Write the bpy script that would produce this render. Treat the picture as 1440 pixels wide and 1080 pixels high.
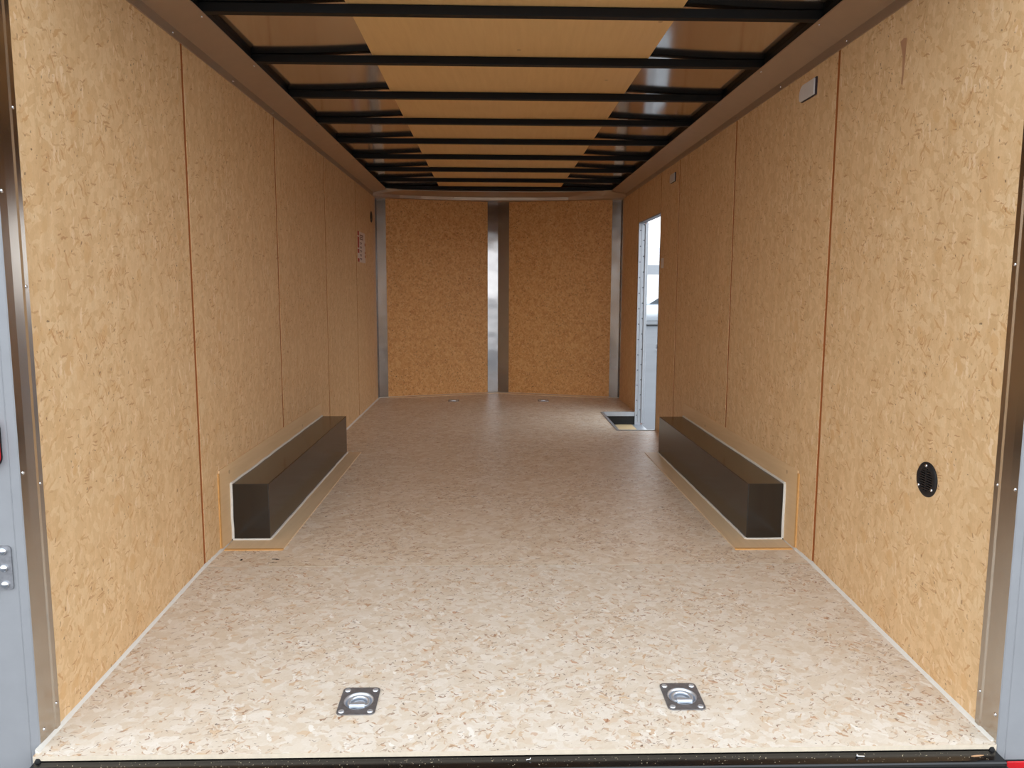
import bpy, bmesh, math, random
from mathutils import Matrix, Vector

random.seed(7)
S = bpy.context.scene
COL = S.collection
for o in list(bpy.data.objects):
    bpy.data.objects.remove(o)

# ------------------------------------------------------------------ camera
W = 2.46            # inside width between the side wall panels (metres)
cam_d = bpy.data.cameras.new('camera')
cam = bpy.data.objects.new('camera', cam_d)
COL.objects.link(cam)
cam_d.sensor_fit = 'HORIZONTAL'
cam_d.sensor_width = 36.0
cam_d.lens = 27.018
cam_d.clip_start = 0.05
cam_d.clip_end = 500
PITCH, YAW, ROLL = 0.1222, 0.0272, 0.0037
fw = Vector((math.sin(YAW) * math.cos(PITCH), math.cos(YAW) * math.cos(PITCH), -math.sin(PITCH)))
rt0 = Vector((math.cos(YAW), -math.sin(YAW), 0.0))
up0 = rt0.cross(fw)
rt = math.cos(ROLL) * rt0 + math.sin(ROLL) * up0
up = -math.sin(ROLL) * rt0 + math.cos(ROLL) * up0
m = Matrix((rt, up, -fw)).transposed().to_4x4()
m.translation = Vector((1.149, -1.918, 1.107))
cam.matrix_world = m
S.camera = cam

# ------------------------------------------------------------------ sky and exposure
S.view_settings.view_transform = 'Standard'
S.view_settings.look = 'None'
S.view_settings.gamma = 1.0
S.view_settings.use_curve_mapping = False
S.view_settings.exposure = 0.0
try:
    S.cycles.diffuse_bounces = 8
    S.cycles.glossy_bounces = 6
    S.cycles.max_bounces = 14
except Exception:
    pass

world = bpy.data.worlds.new('overcast_sky')
S.world = world
world.use_nodes = True
nt = world.node_tree
nt.nodes.clear()
wo = nt.nodes.new('ShaderNodeOutputWorld')
bg = nt.nodes.new('ShaderNodeBackground')
tc = nt.nodes.new('ShaderNodeTexCoord')
sp = nt.nodes.new('ShaderNodeSeparateXYZ')
rp = nt.nodes.new('ShaderNodeValToRGB')
rp.color_ramp.elements[0].position = 0.0
rp.color_ramp.elements[0].color = (0.97, 0.985, 1.0, 1)
rp.color_ramp.elements[1].position = 0.75
rp.color_ramp.elements[1].color = (0.47, 0.535, 0.60, 1)
nt.links.new(tc.outputs['Generated'], sp.inputs[0])
nt.links.new(sp.outputs['Z'], rp.inputs[0])
nt.links.new(rp.outputs[0], bg.inputs['Color'])
bg.inputs['Strength'].default_value = 3.9
nt.links.new(bg.outputs[0], wo.inputs[0])


# ------------------------------------------------------------------ materials
def lin(r, g, b):
    f = lambda c: (c / 255 / 12.92) if c / 255 <= 0.04045 else ((c / 255 + 0.055) / 1.055) ** 2.4
    return (f(r), f(g), f(b), 1.0)


def new_mat(name):
    mt = bpy.data.materials.new(name)
    mt.use_nodes = True
    n = mt.node_tree
    b = n.nodes['Principled BSDF']
    return mt, n, b


def math_node(n, op, a, b=None, c=None):
    k = n.nodes.new('ShaderNodeMath')
    k.operation = op
    for i, v in enumerate((a, b, c)):
        if v is None:
            continue
        if isinstance(v, (int, float)):
            k.inputs[i].default_value = v
        else:
            n.links.new(v, k.inputs[i])
    return k.outputs[0]


def mix_col(n, fac, a, b, blend='MIX'):
    k = n.nodes.new('ShaderNodeMix')
    k.data_type = 'RGBA'
    k.blend_type = blend
    for sock, v in ((k.inputs['Factor'], fac), (k.inputs['A'], a), (k.inputs['B'], b)):
        if isinstance(v, (int, float)):
            sock.default_value = v
        elif isinstance(v, tuple):
            sock.default_value = v
        else:
            n.links.new(v, sock)
    return k.outputs['Result']


def ramp(n, fac, stops, interp='LINEAR'):
    k = n.nodes.new('ShaderNodeValToRGB')
    cr = k.color_ramp
    cr.interpolation = interp
    while len(cr.elements) > 1:
        cr.elements.remove(cr.elements[-1])
    cr.elements[0].position = stops[0][0]
    cr.elements[0].color = stops[0][1]
    for p, c in stops[1:]:
        e = cr.elements.new(p)
        e.color = c
    n.links.new(fac, k.inputs[0])
    return k.outputs['Color']


def noise(n, vec, scale, detail=2.0, rough=0.5, dims='3D'):
    k = n.nodes.new('ShaderNodeTexNoise')
    k.noise_dimensions = dims
    k.inputs['Scale'].default_value = scale
    k.inputs['Detail'].default_value = detail
    k.inputs['Roughness'].default_value = rough
    n.links.new(vec, k.inputs['Vector'])
    return k.outputs


def vmap(n, vec, rot=0.0, scale=(1, 1, 1), loc=(0, 0, 0)):
    a = n.nodes.new('ShaderNodeMapping')
    a.vector_type = 'POINT'
    a.inputs['Rotation'].default_value = (0, 0, rot)
    a.inputs['Location'].default_value = loc
    n.links.new(vec, a.inputs['Vector'])
    b = n.nodes.new('ShaderNodeMapping')
    b.inputs['Scale'].default_value = scale
    n.links.new(a.outputs[0], b.inputs['Vector'])
    return b.outputs[0]


def voro(n, vec, scale=1.0):
    k = n.nodes.new('ShaderNodeTexVoronoi')
    k.voronoi_dimensions = '2D'
    k.feature = 'F1'
    k.inputs['Scale'].default_value = scale
    n.links.new(vec, k.inputs['Vector'])
    s = n.nodes.new('ShaderNodeSeparateColor')
    n.links.new(k.outputs['Color'], s.inputs[0])
    return k.outputs['Distance'], s.outputs[0], s.outputs[1], s.outputs[2]


def plane_uv(n, plane):
    t = n.nodes.new('ShaderNodeTexCoord')
    s = n.nodes.new('ShaderNodeSeparateXYZ')
    n.links.new(t.outputs['Object'], s.inputs[0])
    c = n.nodes.new('ShaderNodeCombineXYZ')
    n.links.new(s.outputs[plane[0]], c.inputs[0])
    n.links.new(s.outputs[plane[1]], c.inputs[1])
    return c.outputs[0]


def strand_board(name, plane, stops, flake, aspect, jitter, grain, specks, rough, angles, streak=0.0, soft=(0.38, 0.29, 0.38), alpha=(0.5, 0.35)):
    """Pressed wood strands: overlapping elongated flakes, each of one colour."""
    mt, n, b = new_mat(name)
    uv = plane_uv(n, plane)
    # wobble the flake outlines
    nz = noise(n, uv, 1.2 / flake, 2.0, 0.6)
    sub = n.nodes.new('ShaderNodeVectorMath'); sub.operation = 'SUBTRACT'
    n.links.new(nz['Color'], sub.inputs[0]); sub.inputs[1].default_value = (0.5, 0.5, 0.5)
    scl = n.nodes.new('ShaderNodeVectorMath'); scl.operation = 'SCALE'
    n.links.new(sub.outputs[0], scl.inputs[0]); scl.inputs['Scale'].default_value = jitter
    add = n.nodes.new('ShaderNodeVectorMath'); add.operation = 'ADD'
    n.links.new(uv, add.inputs[0]); n.links.new(scl.outputs[0], add.inputs[1])
    uvj = add.outputs[0]
    val = None
    for i, a in enumerate(angles):
        v = vmap(n, uvj, a, (aspect / flake, 1.0 / flake, 1), (1.7 * i, 3.1 * i, 0))
        d, r, g, bl = voro(n, v)
        if val is None:
            val = r
        else:
            pick = math_node(n, 'GREATER_THAN', g, 0.52)
            mx = n.nodes.new('ShaderNodeMix')
            n.links.new(pick, mx.inputs[0]); n.links.new(val, mx.inputs[2]); n.links.new(r, mx.inputs[3])
            val = mx.outputs[0]
    big = noise(n, uv, 0.35 / flake, 3.0, 0.6)['Fac']
    fine = noise(n, uv, 5.0 / flake, 5.0, 0.8)['Fac']
    v = math_node(n, 'MULTIPLY', val, soft[0])
    v = math_node(n, 'ADD', v, math_node(n, 'MULTIPLY', big, soft[1]))
    v = math_node(n, 'ADD', v, math_node(n, 'MULTIPLY', fine, soft[2]))
    col = ramp(n, v, stops)
    # wood grain inside the flakes
    gv = vmap(n, uvj, angles[0], (260, 26, 1))
    gn = noise(n, gv, 1.0, 3.0, 0.65)['Fac']
    gcol = ramp(n, gn, [(0.25, (1 - grain, 1 - grain * 1.15, 1 - grain * 1.3, 1)), (0.75, (1, 1, 1, 1))])
    col = mix_col(n, 1.0, col, gcol, 'MULTIPLY')
    if streak:
        sv = vmap(n, uv, 0.0, (22, 1.1, 1))
        sn = noise(n, sv, 1.0, 3.0, 0.6)['Fac']
        scol = ramp(n, sn, [(0.3, (1 - streak, 1 - streak * 1.15, 1 - streak * 1.4, 1)), (0.7, (1, 1, 1, 1))])
        col = mix_col(n, 1.0, col, scol, 'MULTIPLY')
    patch = noise(n, uv, 0.12 / flake, 3.0, 0.6)['Fac']
    # rust-brown slivers of bark and small dark flecks
    for i, (sc, asp, th, size, c, rot) in enumerate(specks):
        v = vmap(n, uvj, rot, (asp * sc, sc, 1), (5.3 * i, 9.7 * i, 0))
        d, r, g, bl = voro(n, v)
        on = math_node(n, 'GREATER_THAN', math_node(n, 'ADD', r, math_node(n, 'MULTIPLY_ADD', patch, 0.9, -0.45)), th)
        lim = math_node(n, 'MULTIPLY', g, size)
        near = math_node(n, 'LESS_THAN', d, lim)
        f = math_node(n, 'MULTIPLY', math_node(n, 'MULTIPLY', on, near), math_node(n, 'MULTIPLY_ADD', bl, alpha[0], alpha[1]))
        col = mix_col(n, f, col, c)
    n.links.new(col, b.inputs['Base Color'])
    b.inputs['Roughness'].default_value = rough
    b.inputs['Specular IOR Level'].default_value = 0.3
    bp = n.nodes.new('ShaderNodeBump')
    bp.inputs['Strength'].default_value = 0.12
    bp.inputs['Distance'].default_value = 0.001
    n.links.new(fine, bp.inputs['Height'])
    n.links.new(bp.outputs[0], b.inputs['Normal'])
    return mt


A0, A1, A2, A3 = 0.1, 1.15, 2.2, 0.65
wall_stops = [(0.25, lin(214, 176, 130)), (0.42, lin(221, 185, 139)), (0.58, lin(227, 192, 147)), (0.80, lin(234, 204, 162))]
# (cells per metre, elongation, rarity, size, colour, rotation)
wall_specks = [(12, 1.6, 0.66, 0.42, lin(210, 168, 118), 0.4), (14, 6.0, 0.76, 0.40, lin(194, 146, 94), 0.9),
               (15, 7.0, 0.78, 0.40, lin(190, 140, 90), -0.5), (17, 6.5, 0.82, 0.36, lin(172, 122, 78), 1.5),
               (14, 4.0, 0.76, 0.36, lin(233, 206, 172), 0.1),
               (26, 2.4, 0.86, 0.17, lin(120, 80, 52), 0.3), (34, 1.5, 0.89, 0.15, lin(86, 60, 46), 1.1), (60, 1.7, 0.88, 0.22, lin(150, 106, 70), 0.0)]
M_WALL = strand_board('pressed_board_wall', 'YZ', wall_stops, 0.034, 2.0, 0.026, 0.11, wall_specks, 0.5,
                      (0.1, -0.6, 0.9), streak=0.09, alpha=(0.5, 0.2))
front_stops = [(0.25, lin(206, 150, 90)), (0.42, lin(218, 163, 101)), (0.56, lin(225, 171, 109)), (0.78, lin(233, 186, 127))]
front_specks = [(20, 1.6, 0.6, 0.4, lin(196, 138, 80), 0.4), (26, 4.0, 0.62, 0.34, lin(176, 116, 58), 0.8),
                (28, 5.0, 0.66, 0.34, lin(170, 110, 56), -0.6), (24, 4.0, 0.74, 0.3, lin(228, 186, 132), 1.4),
                (34, 1.8, 0.76, 0.22, lin(110, 66, 36), 0.3), (48, 1.5, 0.84, 0.24, lin(74, 46, 32), 1.1), (70, 1.6, 0.82, 0.26, lin(130, 80, 44), 0.0)]
M_FRONT = strand_board('pressed_board_front', 'XZ', front_stops, 0.026, 1.7, 0.018, 0.12, front_specks, 0.5,
                       (0.1, 0.9, -0.6), streak=0.04)
floor_stops = [(0.20, lin(216, 194, 167)), (0.36, lin(224, 205, 181)), (0.50, lin(229, 213, 192)), (0.64, lin(235, 221, 203)), (0.80, lin(242, 232, 219))]
floor_specks = [(13, 1.8, 0.66, 0.40, lin(210, 188, 164), 0.7), (15, 2.6, 0.82, 0.32, lin(235, 228, 218), -0.4), (17, 2.4, 0.78, 0.32, lin(208, 178, 144), 1.6),
                (19, 4.2, 0.76, 0.34, lin(196, 162, 128), 0.5), (21, 5.0, 0.78, 0.34, lin(180, 142, 108), -0.8), (20, 2.6, 0.85, 0.24, lin(184, 136, 100), 2.1),
                (24, 6.0, 0.80, 0.34, lin(148, 116, 92), 1.2), (23, 2.4, 0.90, 0.20, lin(146, 100, 70), 0.1),
                (34, 3.0, 0.84, 0.22, lin(140, 104, 78), 0.9), (40, 2.4, 0.88, 0.19, lin(96, 74, 62), -1.1), (62, 1.8, 0.88, 0.22, lin(124, 100, 82), 0.2)]
M_FLOOR = strand_board('strand_board_floor', 'XY', floor_stops, 0.052, 2.0, 0.040, 0.08, floor_specks, 0.42,
                       (0.2, 1.35, 2.3, 0.8))
deck_stops = [(0.20, lin(208, 188, 164)), (0.36, lin(215, 198, 177)), (0.50, lin(219, 205, 187)), (0.64, lin(224, 212, 197)), (0.80, lin(231, 222, 210))]
M_TAIL = strand_board('strand_board_tail', 'XY', deck_stops, 0.034, 1.9, 0.034, 0.08, floor_specks, 0.5,
                      (0.9, 2.1, -0.5, 1.5))


def ply(name, plane, c0, c1, along, rough=0.45):
    mt, n, b = new_mat(name)
    uv = plane_uv(n, plane)
    sc = (40, 3, 1) if along == 1 else (3, 40, 1)
    w = noise(n, vmap(n, uv, 0.0, (1.5, 1.5, 1)), 1.0, 2.0)['Fac']
    nz = noise(n, vmap(n, uv, 0.05, sc), 1.0, 4.0, 0.6)['Fac']
    v = math_node(n, 'ADD', math_node(n, 'MULTIPLY', nz, 0.7), math_node(n, 'MULTIPLY', w, 0.3))
    col = ramp(n, v, [(0.3, c0), (0.7, c1)])
    d, r, g, bl = voro(n, vmap(n, uv, 0, (2.2, 2.2, 1)))
    f = math_node(n, 'MULTIPLY', math_node(n, 'LESS_THAN', d, 0.02), math_node(n, 'GREATER_THAN', r, 0.7))
    col = mix_col(n, math_node(n, 'MULTIPLY', f, 0.4), col, lin(120, 80, 50))
    n.links.new(col, b.inputs['Base Color'])
    b.inputs['Roughness'].default_value = rough
    b.inputs['Specular IOR Level'].default_value = 0.3
    return mt


M_CEILPLY = ply('luan_plywood', 'XY', lin(228, 188, 128), lin(238, 201, 142), 1)
M_TRIMW = ply('plywood_trim_wall', 'YZ', lin(212, 178, 134), lin(224, 192, 150), 0)
M_TRIMF = ply('plywood_trim_floor', 'XY', lin(220, 192, 154), lin(232, 206, 170), 1)
M_TRIME = ply('sawn_plywood_edge', 'XZ', lin(204, 152, 90), lin(218, 170, 108), 0)
M_STEPPLY = ply('plywood_step', 'XY', lin(214, 186, 140), lin(228, 202, 160), 0)


def plain(name, c, rough=0.5, metal=0.0, spec=0.5, var=0.06, scale=30, bump=0.0, bump_scale=200, rough_var=0.0):
    mt, n, b = new_mat(name)
    t = n.nodes.new('ShaderNodeTexCoord')
    nz = noise(n, t.outputs['Object'], scale, 3.0, 0.6)['Fac']
    dk = tuple(x * (1 - var) for x in c[:3]) + (1,)
    lt = tuple(min(1, x * (1 + var)) for x in c[:3]) + (1,)
    n.links.new(ramp(n, nz, [(0.3, dk), (0.7, lt)]), b.inputs['Base Color'])
    b.inputs['Roughness'].default_value = rough
    if rough_var:
        r = n.nodes.new('ShaderNodeMapRange')
        r.inputs['To Min'].default_value = rough - rough_var
        r.inputs['To Max'].default_value = rough + rough_var
        n.links.new(nz, r.inputs['Value'])
        n.links.new(r.outputs[0], b.inputs['Roughness'])
    b.inputs['Metallic'].default_value = metal
    b.inputs['Specular IOR Level'].default_value = spec
    if bump:
        nb = noise(n, t.outputs['Object'], bump_scale, 2.0, 0.5)['Fac']
        bp = n.nodes.new('ShaderNodeBump')
        bp.inputs['Strength'].default_value = bump
        bp.inputs['Distance'].default_value = 0.01
        n.links.new(nb, bp.inputs['Height'])
        n.links.new(bp.outputs[0], b.inputs['Normal'])
    return mt


M_GROOVE = plain('stained_groove', lin(158, 96, 54), 0.8, 0, 0.1)
M_CAULK = plain('pale_caulk', lin(216, 212, 204), 0.6, 0, 0.3, 0.04, 60)
M_ROOF = plain('bright_roof_sheet', lin(228, 222, 214), 0.12, 1.0, 0.5, 0.02, 4, 0.05, 2.2)
M_BOW = plain('black_painted_steel', lin(15, 14, 14), 0.5, 0, 0.25, 0.1, 20)
M_COVE = plain('brushed_aluminium_cove', lin(194, 176, 156), 0.45, 0.85, 0.5, 0.03, 12)
M_STRIP = plain('mill_aluminium_strip', lin(168, 166, 166), 0.2, 1.0, 0.5, 0.03, 8, 0.9, 2.6)
M_POST = plain('aluminium_jamb', lin(196, 190, 182), 0.2, 1.0, 0.5, 0.04, 10)
M_FACE = plain('grey_frame_paint', lin(138, 139, 142), 0.5, 0.0, 0.4, 0.04, 14)
M_SILL = plain('black_sill_paint', lin(14, 13, 13), 0.2, 0, 0.6, 0.1, 30, 0.03, 60)
M_DUST = plain('sawdust', lin(226, 206, 170), 0.9, 0, 0.1)
M_SCREW = plain('zinc_screw', lin(222, 224, 228), 0.2, 1.0)
M_ZINC = plain('zinc_plate', lin(214, 220, 228), 0.36, 0.75, 0.5, 0.05, 60)
M_ZINCDARK = plain('worn_zinc', lin(150, 150, 154), 0.5, 0.85, 0.5, 0.15, 80, 0.0)
M_WELL = plain('bronze_black_metal', lin(36, 31, 27), 0.17, 0.0, 0.6, 0.06, 8, 0.015, 6.0)
M_BLACK = plain('black_plastic', lin(26, 24, 26), 0.5, 0, 0.4)
M_RECESS = plain('dark_recess', lin(8, 8, 8), 0.8, 0, 0.1)
M_LENS = plain('frosted_grey_plastic', lin(212, 208, 206), 0.35, 0, 0.5, 0.04)
M_LENSB = plain('dark_plastic_base', lin(60, 46, 52), 0.5, 0, 0.3)
M_PAPER = plain('white_paper', lin(222, 208, 200), 0.6, 0, 0.3, 0.03)
M_REDINK = plain('red_print', lin(172, 60, 48), 0.6, 0, 0.3)
M_INK = plain('grey_print', lin(120, 92, 88), 0.6, 0, 0.3)
M_JAMB = plain('galvanised_door_trim', lin(160, 164, 170), 0.42, 0.5, 0.5, 0.04)
M_WHITE = plain('white_skin', lin(232, 234, 236), 0.35, 0, 0.5, 0.02)
M_RED = plain('red_lens', lin(200, 16, 24), 0.25, 0, 0.6)
M_STEEL = plain('dark_steel', lin(80, 84, 90), 0.45, 0.4, 0.5)
M_SILVER = plain('silver_car_paint', lin(200, 206, 212), 0.25, 0.5, 0.6, 0.02)
M_GLASS = plain('dark_car_glass', lin(60, 68, 76), 0.08, 0.0, 0.8)
M_TYRE = plain('tyre_rubber', lin(34, 34, 36), 0.8)
M_AMBER = plain('amber_lens', lin(220, 110, 60), 0.3)
M_GREYBAND = plain('grey_steel_band', lin(150, 154, 160), 0.5)

mt, n, b = new_mat('asphalt')
uv = plane_uv(n, 'XY')
a1 = noise(n, uv, 0.35, 4.0, 0.6)['Fac']
a2 = noise(n, uv, 90, 3.0, 0.7)['Fac']
v = math_node(n, 'ADD', math_node(n, 'MULTIPLY', a1, 0.55), math_node(n, 'MULTIPLY', a2, 0.45))
n.links.new(ramp(n, v, [(0.3, lin(78, 80, 84)), (0.7, lin(100, 102, 106))]), b.inputs['Base Color'])
b.inputs['Roughness'].default_value = 0.85
M_ASPHALT = mt


# ------------------------------------------------------------------ mesh helpers
def link(name, bm, mat, parent=None, smooth=False):
    me = bpy.data.meshes.new(name)
    bmesh.ops.recalc_face_normals(bm, faces=bm.faces)
    bm.to_mesh(me)
    bm.free()
    mats = mat if isinstance(mat, (list, tuple)) else [mat]
    for q in mats:
        me.materials.append(q)
    if smooth:
        for p in me.polygons:
            p.use_smooth = True
        try:
            me.set_sharp_from_angle(angle=math.radians(40))
        except Exception:
            pass
    o = bpy.data.objects.new(name, me)
    COL.objects.link(o)
    if parent:
        o.parent = parent
    return o


def box(bm, x0, x1, y0, y1, z0, z1, mi=0):
    vs = [bm.verts.new((x, y, z)) for z in (z0, z1) for y in (y0, y1) for x in (x0, x1)]
    for f in ((0, 2, 3, 1), (4, 5, 7, 6), (0, 1, 5, 4), (2, 6, 7, 3), (0, 4, 6, 2), (1, 3, 7, 5)):
        q = bm.faces.new([vs[i] for i in f])
        q.material_index = mi
    return vs


def prism(bm, pts, axis, a, b):
    """Extrude a closed 2D outline along an axis from a to b."""
    def P(u, v, w):
        return {'X': (w, u, v), 'Y': (u, w, v), 'Z': (u, v, w)}[axis]
    lo = [bm.verts.new(P(u, v, a)) for u, v in pts]
    hi = [bm.verts.new(P(u, v, b)) for u, v in pts]
    k = len(pts)
    bm.faces.new(lo)
    bm.faces.new(hi)
    for i in range(k):
        j = (i + 1) % k
        bm.faces.new((lo[i], lo[j], hi[j], hi[i]))


def bevel_all(bm, w, seg=2):
    bmesh.ops.recalc_face_normals(bm, faces=bm.faces)
    es = [e for e in bm.edges if len(e.link_faces) == 2 and e.calc_face_angle(0) > 0.3]
    bmesh.ops.bevel(bm, geom=es, offset=w, segments=seg, affect='EDGES', profile=0.5)


def lathe(bm, prof, mat4=None, seg=24):
    """prof: (r, h) pairs spun about local +Z."""
    mat4 = mat4 or Matrix()
    rings = []
    for r, h in prof:
        if r < 1e-6:
            rings.append([bm.verts.new(mat4 @ Vector((0, 0, h)))])
        else:
            rings.append([bm.verts.new(mat4 @ Vector((r * math.cos(2 * math.pi * i / seg), r * math.sin(2 * math.pi * i / seg), h))) for i in range(seg)])
    for a, c in zip(rings[:-1], rings[1:]):
        for i in range(seg):
            j = (i + 1) % seg
            if len(a) == 1 and len(c) == 1:
                continue
            if len(a) == 1:
                bm.faces.new((a[0], c[i], c[j]))
            elif len(c) == 1:
                bm.faces.new((a[i], a[j], c[0]))
            else:
                bm.faces.new((a[i], a[j], c[j], c[i]))


def tube(bm, pts, r, seg=10, closed=False):
    pts = [Vector(p) for p in pts]
    k = len(pts)
    rings = []
    ref = Vector((0, 0, 1))
    for i, p in enumerate(pts):
        if closed:
            d = pts[(i + 1) % k] - pts[i - 1]
        else:
            d = pts[min(i + 1, k - 1)] - pts[max(i - 1, 0)]
        d.normalize()
        rr = ref if abs(d.dot(ref)) < 0.95 else Vector((1, 0, 0))
        a = d.cross(rr).normalized()
        c = d.cross(a).normalized()
        rings.append([bm.verts.new(p + r * (math.cos(2 * math.pi * t / seg) * a + math.sin(2 * math.pi * t / seg) * c)) for t in range(seg)])
    for i in range(k if closed else k - 1):
        A, B = rings[i], rings[(i + 1) % k]
        for t in range(seg):
            u = (t + 1) % seg
            bm.faces.new((A[t], A[u], B[u], B[t]))
    if not closed:
        bm.faces.new(rings[0])
        bm.faces.new(rings[-1])


def tag(o, label=None, cat=None, group=None, kind=None):
    if label:
        o['label'] = label
    if cat:
        o['category'] = cat
    if group:
        o['group'] = group
    if kind:
        o['kind'] = kind
    return o


def empty(name, loc=(0, 0, 0)):
    o = bpy.data.objects.new(name, None)
    o.empty_display_size = 0.05
    o.location = loc
    COL.objects.link(o)
    return o


def struct(o, label, cat):
    return tag(o, label, cat, kind='structure')


def axis_mat(p, nrm):
    """Frame at p whose +Z points along nrm."""
    z = Vector(nrm).normalized()
    q = z.to_track_quat('Z', 'Y').to_matrix().to_4x4()
    q.translation = Vector(p)
    return q


SCREW_PROF = [(0.0, 0.0030), (0.0022, 0.0028), (0.0040, 0.0016), (0.0046, 0.0), (0.0046, -0.001)]


def screw(parent, p, nrm, s=1.0, name='screw', mat=None):
    bm = bmesh.new()
    lathe(bm, [(r * s, h * s) for r, h in SCREW_PROF], axis_mat(p, nrm), 12)
    return link(name, bm, mat or M_SCREW, parent, True)


# ------------------------------------------------------------------ the shell
FRONT = 5.94          # side wall ends / nose corner
APEX = 6.355          # tip of the shallow nose
XA = 1.22
TOP = 2.005           # underside of the cove band
DROP = 0.055          # tail floor falls to the rear
KNEE = 1.078


def fy(x):
    return FRONT + (APEX - FRONT) * (x / XA if x < XA else (W - x) / (W - XA))


def fz(y):
    return 0.0 if y >= KNEE else -DROP * (1 - y / KNEE)


# ground
bm = bmesh.new()
box(bm, -90, 110, -70, 140, -0.75, -0.55)
struct(link('ground', bm, M_ASPHALT), 'grey asphalt yard around the trailer, seen through the side door', 'ground')

# ring sockets are cut through the floor sheets
RING_NEAR = [(0.776, 0.135), (1.695, 0.141)]
RING_FAR = [(0.773, 5.72), (1.672, 5.72)]
HOLE_R = 0.0425


def deck(bm, outline, holes, th, zf):
    """Floor sheet with round holes: top, underside and sides."""
    loops = [outline] + [[(cx + HOLE_R * math.cos(2 * math.pi * i / 28), cy + HOLE_R * math.sin(2 * math.pi * i / 28)) for i in range(28)] for cx, cy in holes]
    for dz in (0.0, -th):
        edges = []
        for lp in loops:
            vs = [bm.verts.new((x, y, zf(y) + dz)) for x, y in lp]
            edges += [bm.edges.new((vs[i], vs[(i + 1) % len(vs)])) for i in range(len(vs))]
        bmesh.ops.triangle_fill(bm, use_beauty=True, use_dissolve=False, edges=edges)
    for lp in loops:
        k = len(lp)
        for i in range(k):
            (xa, ya), (xb, yb) = lp[i], lp[(i + 1) % k]
            bm.faces.new([bm.verts.new(p) for p in ((xa, ya, zf(ya)), (xb, yb, zf(yb)), (xb, yb, zf(yb) - th), (xa, ya, zf(ya) - th))])
    bmesh.ops.remove_doubles(bm, verts=bm.verts, dist=1e-5)


WELL_X, WELL_Y0, WELL_Y1 = 2.167, 4.082, 4.975
bm = bmesh.new()
deck(bm, [(0, KNEE + 0.002), (W, KNEE + 0.002), (W, WELL_Y0), (WELL_X, WELL_Y0), (WELL_X, WELL_Y1), (W, WELL_Y1),
          (W, FRONT), (XA, APEX), (0, FRONT)], RING_FAR, 0.018, lambda y: 0.0)
M_EDGE = plain('board_edge', lin(204, 190, 170), 0.7, 0, 0.2, 0.06, 60)


def edge_faces(o):
    o.data.materials.append(M_EDGE)
    for p in o.data.polygons:
        if abs(p.normal.z) < 0.5:
            p.material_index = 1


floor = struct(link('floor', bm, M_FLOOR), 'flat main floor of pale strand board running to the nose', 'floor')
bm = bmesh.new()
deck(bm, [(0, -0.088), (W, -0.088), (W, KNEE - 0.002), (0, KNEE - 0.002)], RING_NEAR, 0.018, fz)
tail = link('tail_deck', bm, M_TAIL, floor)
edge_faces(floor)
edge_faces(tail)
tag(tail, 'lighter sloping floor sheet at the open rear')
bm = bmesh.new()
for x0, x1, y0, y1 in ((0.245, 0.268, 1.163, 1.169), (0.262, 0.276, 1.160, 1.166), (0.24, 0.262, 1.128, 1.130), (0.258, 0.278, 1.121, 1.123),
                       (0.118, 0.126, 1.150, 1.168), (0.0, 0.0, 0, 0)):
    if x1 > x0:
        box(bm, x0, x1, y0, y1, -0.002, 0.0006)
tag(link('knot_hole', bm, M_RECESS, floor), 'small dark splits in the board by the left wheel box')
bm = bmesh.new()
box(bm, 1.68, W - 0.03, KNEE - 0.0025, KNEE + 0.0025, -0.018, -0.003)
link('joint_gap', bm, M_RECESS, floor)
# unseen underlay, added so no daylight comes up through joints and holes
bm = bmesh.new()
box(bm, 0.0, WELL_X - 0.02, KNEE - 0.02, FRONT, -0.06, -0.045)
box(bm, 0.0, W, -0.06, KNEE - 0.02, -0.15, -0.12)
link('daylight_block', bm, M_BOW, floor)


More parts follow.
